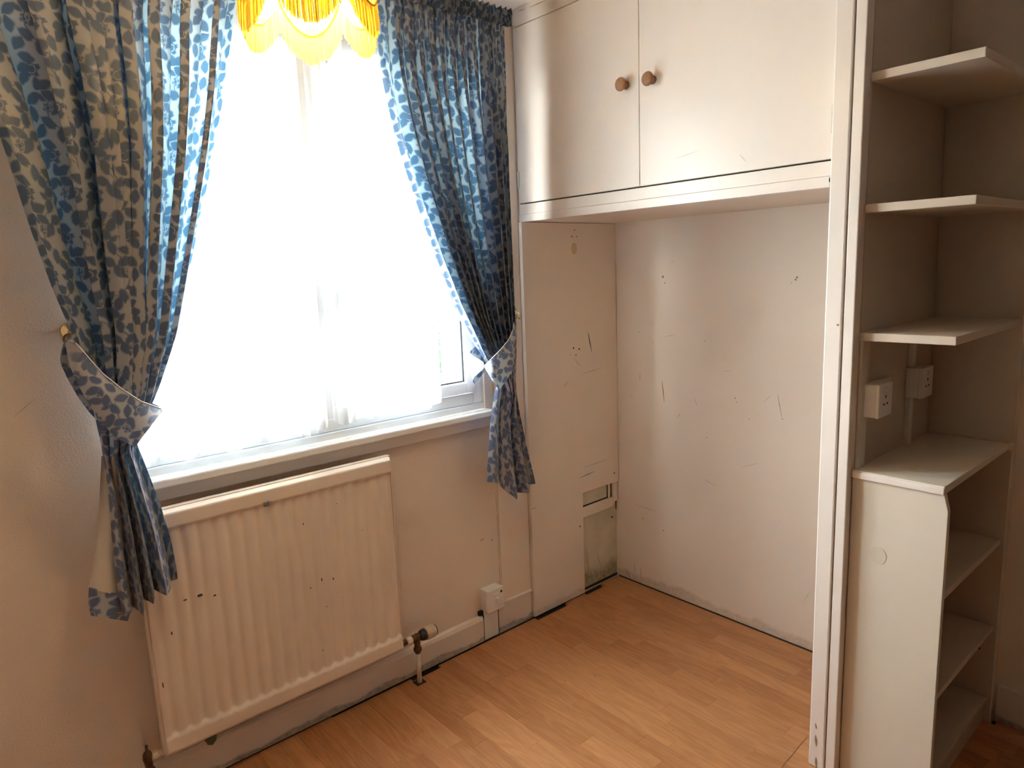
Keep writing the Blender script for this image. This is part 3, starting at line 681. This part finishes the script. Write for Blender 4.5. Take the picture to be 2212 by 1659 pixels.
P, UVc, s_ = curtain('c', '', EL, ER, 2.325, hemL, cutsL, ampsL, 1.30, TL, [0, .28, .46, .66, 1.0], [.4, .9, 1.0, 1.0, .3], seed=.3)
cl_ = empty('floral_curtain', (-2.0, -.12, hl), 'blue floral curtain left of the window, tied back to a brass hook', 'curtain', 'blue floral tied back curtains')
def cloth(P_, uv_, parent, ztie):
    o = grid('cloth', P_, M_cloth, parent, uv_); o.data.materials.append(M_band)
    zz = P_[:-1, :-1, 2].reshape(-1); o.data.polygons.foreach_set('material_index', (zz < ztie).astype(np.int32)); o.data.update()
cloth(P, UVc, cl_, TL)
# the lining that shows at the outer lower edge, with the turned-up hem
def strip(name, L_, R_, m, Yo, parent, amp=.006, cols_=40, uvs=False):
    n_ = 60; l_ = resample(L_, n_); r_ = resample(R_, n_); P_ = np.zeros((n_, cols_, 3)); W_ = np.zeros((n_, cols_, 2))
    for i in range(n_):
        for j in range(cols_):
            u_ = j / (cols_ - 1); q = l_[i] * (1 - u_) + r_[i] * u_
            P_[i, j] = at(q[0], q[1], 1, Yo + amp * math.sin(u_ * 7 + i * .02)); W_[i, j] = (P_[i, j][0], P_[i, j][2] + 3)
    return grid(name, P_, m, parent, W_)
def resample(pts, n_):
    p = np.array(pts, float); d = np.concatenate([[0], np.cumsum(np.hypot(*np.diff(p, axis=0).T))]); t = np.linspace(0, d[-1], n_)
    return np.stack([np.interp(t, d, p[:, 0]), np.interp(t, d, p[:, 1])], -1)
strip('lining', [(219, 985), (214, 1100), (205, 1200), (192, 1272)], [(262, 985), (262, 1100), (268, 1200), (284, 1292)], M_lining, -.128, cl_)
strip('turned_hem', [(192, 1268), (190, 1300), (196, 1330)], [(284, 1290), (284, 1315), (276, 1342)], M_band, -.131, cl_)

TR = 1.10
EL2 = [(808, -60, -.11), (812, 60, -.12), (822, 170, -.12), (850, 300, -.12), (878, 390, -.12), (905, 470, -.12), (945, 580, -.12), (985, 680, -.12), (1020, 750, -.12), (1046, 800, -.12), (1078, 842, -.12), (1068, 880, -.12), (1060, 950, -.12), (1054, 1042, -.12), (1053, 1090, -.12)]
ER2 = [(1090, 20, -.11), (1091, 80, -.12), (1094, 200, -.12), (1099, 400, -.12), (1104, 550, -.12), (1108, 680, -.12), (1112, 760, -.12), (1112, 822, -.12), (1120, 880, -.12), (1134, 950, -.12), (1156, 1042, -.12), (1160, 1090, -.12)]
zt2 = 2.325; h2 = at(1056, 1040, 1, -.12)[2]; h3 = at(1155, 1045, 1, -.12)[2]
def hemR(s): return np.interp(s, [0, .3, .5, .75, .85, 1], [h2 + .0, h2 - .02, h3 - .03, h3 - .02, h3 - .008, h3])
cutsR = [0, .12, .20, .27, .36, .43, .52, .60, .70, .80, .87, .94, 1.0]
ampsR = [.5, .8, 1.0, .9, 1.0, .9, .9, 1.0, .9, .9, .8, .7, .4]
P2, UV2, s2_ = curtain('c', '', EL2, ER2, zt2, hemR, cutsR, ampsR, 1.35, TR, [0, .45, .72, 1.0], [.4, .7, .8, .4], seed=1.7)
cr_ = empty('floral_curtain', (-.8, -.12, h3), 'blue floral curtain right of the window beside the cupboard, tied back', 'curtain', 'blue floral tied back curtains')
cloth(P2, UV2, cr_, TR)

# gathered pencil-pleat headings and the rail
def heading(parent, x0, x1, seed):
    r = np.random.RandomState(seed); n_ = 900; s = np.linspace(0, 1, n_); k = 10
    t = np.linspace(0, 1, k)[:, None]; f = (x1 - x0) / .0125
    ph_ = 2 * np.pi * f * s + 1.2 * np.sin(s * 31 + seed) + .7 * np.sin(s * 83)
    hgt = .055 + .005 * np.sin(ph_ * .5 + 1) + .003 * r.randn(n_).cumsum() * .02
    Z = 2.285 + t * hgt[None, :]
    cord = 1 - .45 * np.exp(-((t - .35) / .12) ** 2)
    Y = -.133 - .010 * cord * np.sin(ph_)[None, :] - .006 * np.sin(np.pi * t)
    X = x0 + (x1 - x0) * s[None, :] + .003 * np.cos(ph_)[None, :] * cord
    uvh = np.stack([np.repeat((s * (x1 - x0) * 2.4)[None, :], k, 0), np.repeat(Z[:, :1], n_, 1) * 1.0], -1)
    grid('heading', np.stack([X, Y, Z], -1), M_cloth, parent, uvh)
heading(cl_, -2.24, -1.60, 1); heading(cr_, -1.20, -.672, 2)
rail = empty('curtain_rail', (-1.45, -.11, 2.30), 'white curtain rail above the window hidden by the gathered headings', 'curtain rail')
boxes('track', [(-2.26, -.665, -.118, -.104, 2.304, 2.322)], M_upvc, rail, .002)
for x in (-2.15, -1.45, -.75): boxes('bracket', [(x - .01, x + .01, -.106, -.0005, 2.308, 2.326)], M_upvc, rail, .002)

# ------------------------------------------------------------------ tiebacks
def resample(pts, n_):
    p = np.array(pts, float); d = np.concatenate([[0], np.cumsum(np.hypot(*np.diff(p, axis=0).T))]); t = np.linspace(0, d[-1], n_)
    return np.stack([np.interp(t, d, p[:, 0]), np.interp(t, d, p[:, 1])], -1)
def tieback(label, up, lo, yfun, yback, ringpos, grp):
    """crescent band: front from hook to the far side of the bundle, then back behind it"""
    n_, k = 60, 16
    U, Lo = resample(up, n_), resample(lo, n_); P = np.zeros((k, n_, 3)); uvb = np.zeros((k, n_, 2))
    for i in range(n_):
        t = i / (n_ - 1)
        for j in range(k):
            w_ = j / (k - 1); q = U[i] * (1 - w_) + Lo[i] * w_
            P[j, i] = at(q[0], q[1], 1, yfun(t) + .012 * math.sin(math.pi * w_) * -1 * math.sin(math.pi * t))
            uvb[j, i] = (1.2 * (P[j, i][0] * .6 + P[j, i][2] * .8), 1.2 * (P[j, i][2] * .6 - P[j, i][0] * .8 + 5))
    root = empty('curtain_tieback', tuple(P[0, 0]), label, 'tieback', grp)
    grid('band', P, M_band, root, uvb)
    # return run behind the bundle
    B = P[:, ::-1].copy(); tt = np.linspace(0, 1, n_)[None, :]; zc = P[:, :, 2].mean()
    B[:, :, 1] = yfun(1) * (1 - sm(tt * 4)) + yback * sm(tt * 4); B[:, :, 0] += .0
    B[:, :, 2] += .006
    B[:, 0] = P[:, -1]
    grid('rear_band', B, M_band, root, uvb[:, ::-1])
    tube('piping', [tuple(P[0, i] + np.array([0, -.001, .001])) for i in range(0, n_, 2)] + [tuple(P[0, -1])], .0014, M_piping, root, 6)
    return root, P
yfL = lambda t: -.050 - .150 * min(1, t * 6) ** .7 + .045 * max(0, (t - .75) / .25) ** 2
upL = [(146, 736), (165, 742), (190, 772), (222, 808), (262, 840), (305, 868), (350, 884)]
loL = [(141, 742), (150, 790), (172, 838), (196, 880), (222, 915), (250, 946), (292, 965), (351, 888)]
tbl, PL = tieback('wide crescent tieback of blue floral cloth around the left curtain', upL, loL, yfL, -.05, None, 'floral cloth tiebacks')
yfR = lambda t: -.050 - .140 * min(1, t * 6) ** .7 + .045 * max(0, (t - .75) / .25) ** 2
upR = [(1111, 686), (1108, 712), (1098, 735), (1080, 757), (1062, 775), (1047, 790)]
loR = [(1116, 690), (1116, 740), (1112, 775), (1108, 800), (1094, 822), (1078, 842), (1064, 824), (1047, 794)]
tbr, PR = tieback('narrow crescent tieback of blue floral cloth around the right curtain', upR, loR, yfR, -.05, None, 'floral cloth tiebacks')
def hook(label, plate_px, ring_px, sgn):
    c = Vector(at(*plate_px, 1, -.004)); r = Vector(at(*ring_px, 1, -.034))
    e = empty('tieback_hook', (c.x, 0, c.z), label, 'hook', 'brass tieback hooks on the window wall')
    lathe('back_plate', [(0, .020), (.003, .021), (.006, .017), (.008, .008), (.010, .006)], (c.x, -.0005, c.z), (0, -1, 0), M_brass2, e, 24)
    tube('prong', [(c.x, -.006, c.z), (c.x, -.030, c.z - .003), (c.x + sgn * .004, -.042, c.z - .014), (c.x + sgn * .006, -.042, c.z - .024), (c.x + sgn * .006, -.034, c.z - .030), (c.x + sgn * .006, -.028, c.z - .026)], .003, M_brass2, e, 8)
    return c
hook('round brass tieback hook on the wall left of the left curtain', (150, 715), (150, 735), 1)
hook('small brass tieback hook between the right curtain and the cupboard', (1108, 672), (1111, 684), 1)
c = at(151, 733, 1, -.036); torus('ring', c, (.25, 1, .1), .013, .0028, M_bronze, tbl)
c = at(1110, 685, 1, -.036); torus('ring', c, (.6, 1, .1), .011, .0025, M_bronze, tbr)

# ------------------------------------------------------------------ pendant lamp with fringed shade
PCx, PCy = -1.709, -.712; RS = .124; N6 = 6
_yf = PCy - RS * math.sin(math.atan2(CC[1] - PCy, CC[0] - PCx))
zb0, zc0, zf0 = at(668, 78, 1, _yf)[2], at(668, 8, 1, _yf)[2], at(668, 138, 1, _yf)[2]
zcusp = zc0; dz = zc0 - zb0; LF = zb0 - zf0 + .004                                            # braid line: height at the cusps and drop of each scallop
th0 = math.atan2(CC[1] - PCy, CC[0] - PCx)                          # one scallop turned towards the room's open side
lamp = empty('pendant_lamp', (PCx, PCy, 1.82), 'amber fringed scalloped pendant lampshade glowing in front of the window', 'lamp')
def scal(th): 
    u = ((th - th0) / (2 * math.pi / N6) + .5) % 1.0
    return math.sin(math.pi * u) ** .75
def rad_at(z): return RS * (1 - .10 * sm(np.array((z - 1.95) / .2)) ) - .045 * max(0, (z - 2.02) / .12) ** 1.5
NT = 360; ths = [2 * math.pi * i / NT for i in range(NT + 1)]
# silk panels from the top ring down to the braid line
K = 14; P = np.zeros((K, NT + 1, 3))
for i, th in enumerate(ths):
    zb = zcusp - dz * scal(th)
    for j in range(K):
        z = 2.15 + (zb - 2.15) * j / (K - 1); r = rad_at(z) - .004; P[j, i] = (PCx + r * math.cos(th), PCy + r * math.sin(th), z)
grid('silk_panel', P, M_shade, lamp)
# braid along the scallops
P = np.zeros((5, NT + 1, 3))
for i, th in enumerate(ths):
    zb = zcusp - dz * scal(th)
    for j in range(5):
        z = zb + .002 + .022 * j / 4; r = RS + .003 + .003 * math.sin(math.pi * j / 4); P[j, i] = (PCx + r * math.cos(th), PCy + r * math.sin(th), z)
grid('braid', P, M_braid, lamp)
tube('cord_trim', [(PCx + (RS + .006) * math.cos(th), PCy + (RS + .006) * math.sin(th), zcusp - dz * scal(th) + .003) for th in ths[::3]], .0018, mat('orange_cord', (.7, .32, .03), .6), lamp, 6)
def strands(name, ztop_f, len_f, rr, n_, jit, w_=.0022):
    vs = []; fs = []
    for i in range(n_):
        th = 2 * math.pi * (i + random.uniform(-.3, .3)) / n_; zt = ztop_f(th); ln = len_f(th) * (1 + random.uniform(-jit, jit)); r = rr + random.uniform(-.002, .002); b = len(vs)
        tx, ty = -math.sin(th), math.cos(th); sw = random.uniform(-.0015, .0015)
        for k, z in enumerate((zt, zt - ln * .5, zt - ln)):
            cxx = PCx + (r + .002 * k) * math.cos(th) + tx * sw * k; cyy = PCy + (r + .002 * k) * math.sin(th) + ty * sw * k
            for a in range(3):
                al = 2 * math.pi * a / 3; dr = w_ * .5 * math.cos(al); dt = w_ * .62 * math.sin(al)
                vs.append((cxx + math.cos(th) * dr + tx * dt, cyy + math.sin(th) * dr + ty * dt, z))
        for k in range(2):
            for a in range(3): a2 = (a + 1) % 3; fs.append((b + k * 3 + a, b + k * 3 + a2, b + k * 3 + 3 + a2, b + k * 3 + 3 + a))
        fs.append((b + 6, b + 7, b + 8))
    me = bpy.data.meshes.new(name); me.from_pydata(vs, [], fs); me.update(); return tag(link(name, me, M_fringe, lamp), kind='stuff')
strands('fringe', lambda th: zcusp - dz * scal(th) + .006, lambda th: LF, RS + .001, 760, .05)
torus('wire_ring', (PCx, PCy, 2.15), (0, 0, 1), rad_at(2.15) - .003, .002, M_brass2, lamp)
bulb = lathe('bulb', [(-.055, .004), (-.050, .016), (-.035, .028), (-.018, .030), (0, .024), (.02, .014), (.035, .013)], (PCx, PCy, 2.08), (0, 0, 1), M_bulb, lamp, 20)
lathe('lamp_holder', [(.036, .016), (.085, .018), (.09, .008), (.10, .004)], (PCx, PCy, 2.08), (0, 0, 1), M_plastic, lamp, 16)
tube('flex', [(PCx, PCy, 2.178), (PCx, PCy, 2.385)], .003, M_plastic, lamp, 8)
for a in range(3):
    al = a * 2.094; tube('shade_spoke', [(PCx + .012 * math.cos(al), PCy + .012 * math.sin(al), 2.155), (PCx + (rad_at(2.15) - .003) * math.cos(al), PCy + (rad_at(2.15) - .003) * math.sin(al), 2.15)], .0015, M_brass2, lamp, 6)
lathe('ceiling_rose', [(0, .01), (.008, .035), (.022, .045), (.0235, .045)], (PCx, PCy, ZC - .024), (0, 0, 1), M_plastic, lamp, 24)

# ------------------------------------------------------------------ outside, beyond the glass
M_brick = mat('pale_brick', (.42, .30, .24), .9, var=.3, vscale=8)
M_rend = mat('grey_render', (.45, .43, .42), .9)
M_tile = mat('roof_tile', (.22, .16, .14), .9, var=.3, vscale=6)
M_pave = mat('paving', (.33, .36, .36), .9, var=.2, vscale=3)
M_leaf = mat('hedge_leaf', (.05, .10, .04), .8)
gnd = boxes('ground', [(-14, 30, .3, 40, -.5, -.4)], M_pave); struct(gnd)
hs = empty('opposite_house', (6, 16, -.4), 'pale brick house across the garden seen through the window glass', 'house')
boxes('brick_wall', [(-3, 14, 15, 21, -.4, 4.6)], M_brick, hs)
prism('roof', [(14.6, 4.6), (21.4, 4.6), (18, 7.0)], 0, -3.3, 14.3, M_tile, hs)
boxes('gutter', [(-3.3, 14.3, 14.5, 14.62, 4.5, 4.62)], M_upvc, hs)
for x in (-1.5, 1.5, 4.5, 7.5):
    for z in (.6, 3.0):
        f = ring('house_window', x, x + 1.3, z, z + 1.2, .07, .07, 14.93, 15.0, M_upvc, hs, 0); boxes('pane', [(x + .07, x + 1.23, 14.96, 14.98, z + .07, z + 1.13)], M_black, f)
hv = []; hf = []
for i in range(2600):
    c = np.array([random.uniform(-3, 5), random.gauss(6.0, .25), random.uniform(-.4, .9 + .2 * math.sin(i * .37))]); a = rng.randn(3) * .06; b = rng.randn(3) * .06; k = len(hv)
    hv += [tuple(c - a), tuple(c + b), tuple(c + a), tuple(c - b)]; hf.append((k, k + 1, k + 2, k + 3))
me = bpy.data.meshes.new('hedge'); me.from_pydata(hv, [], hf); me.update(); h = link('hedge', me, M_leaf)
tag(h, 'green hedge in the garden beyond the window', 'hedge', kind='stuff')
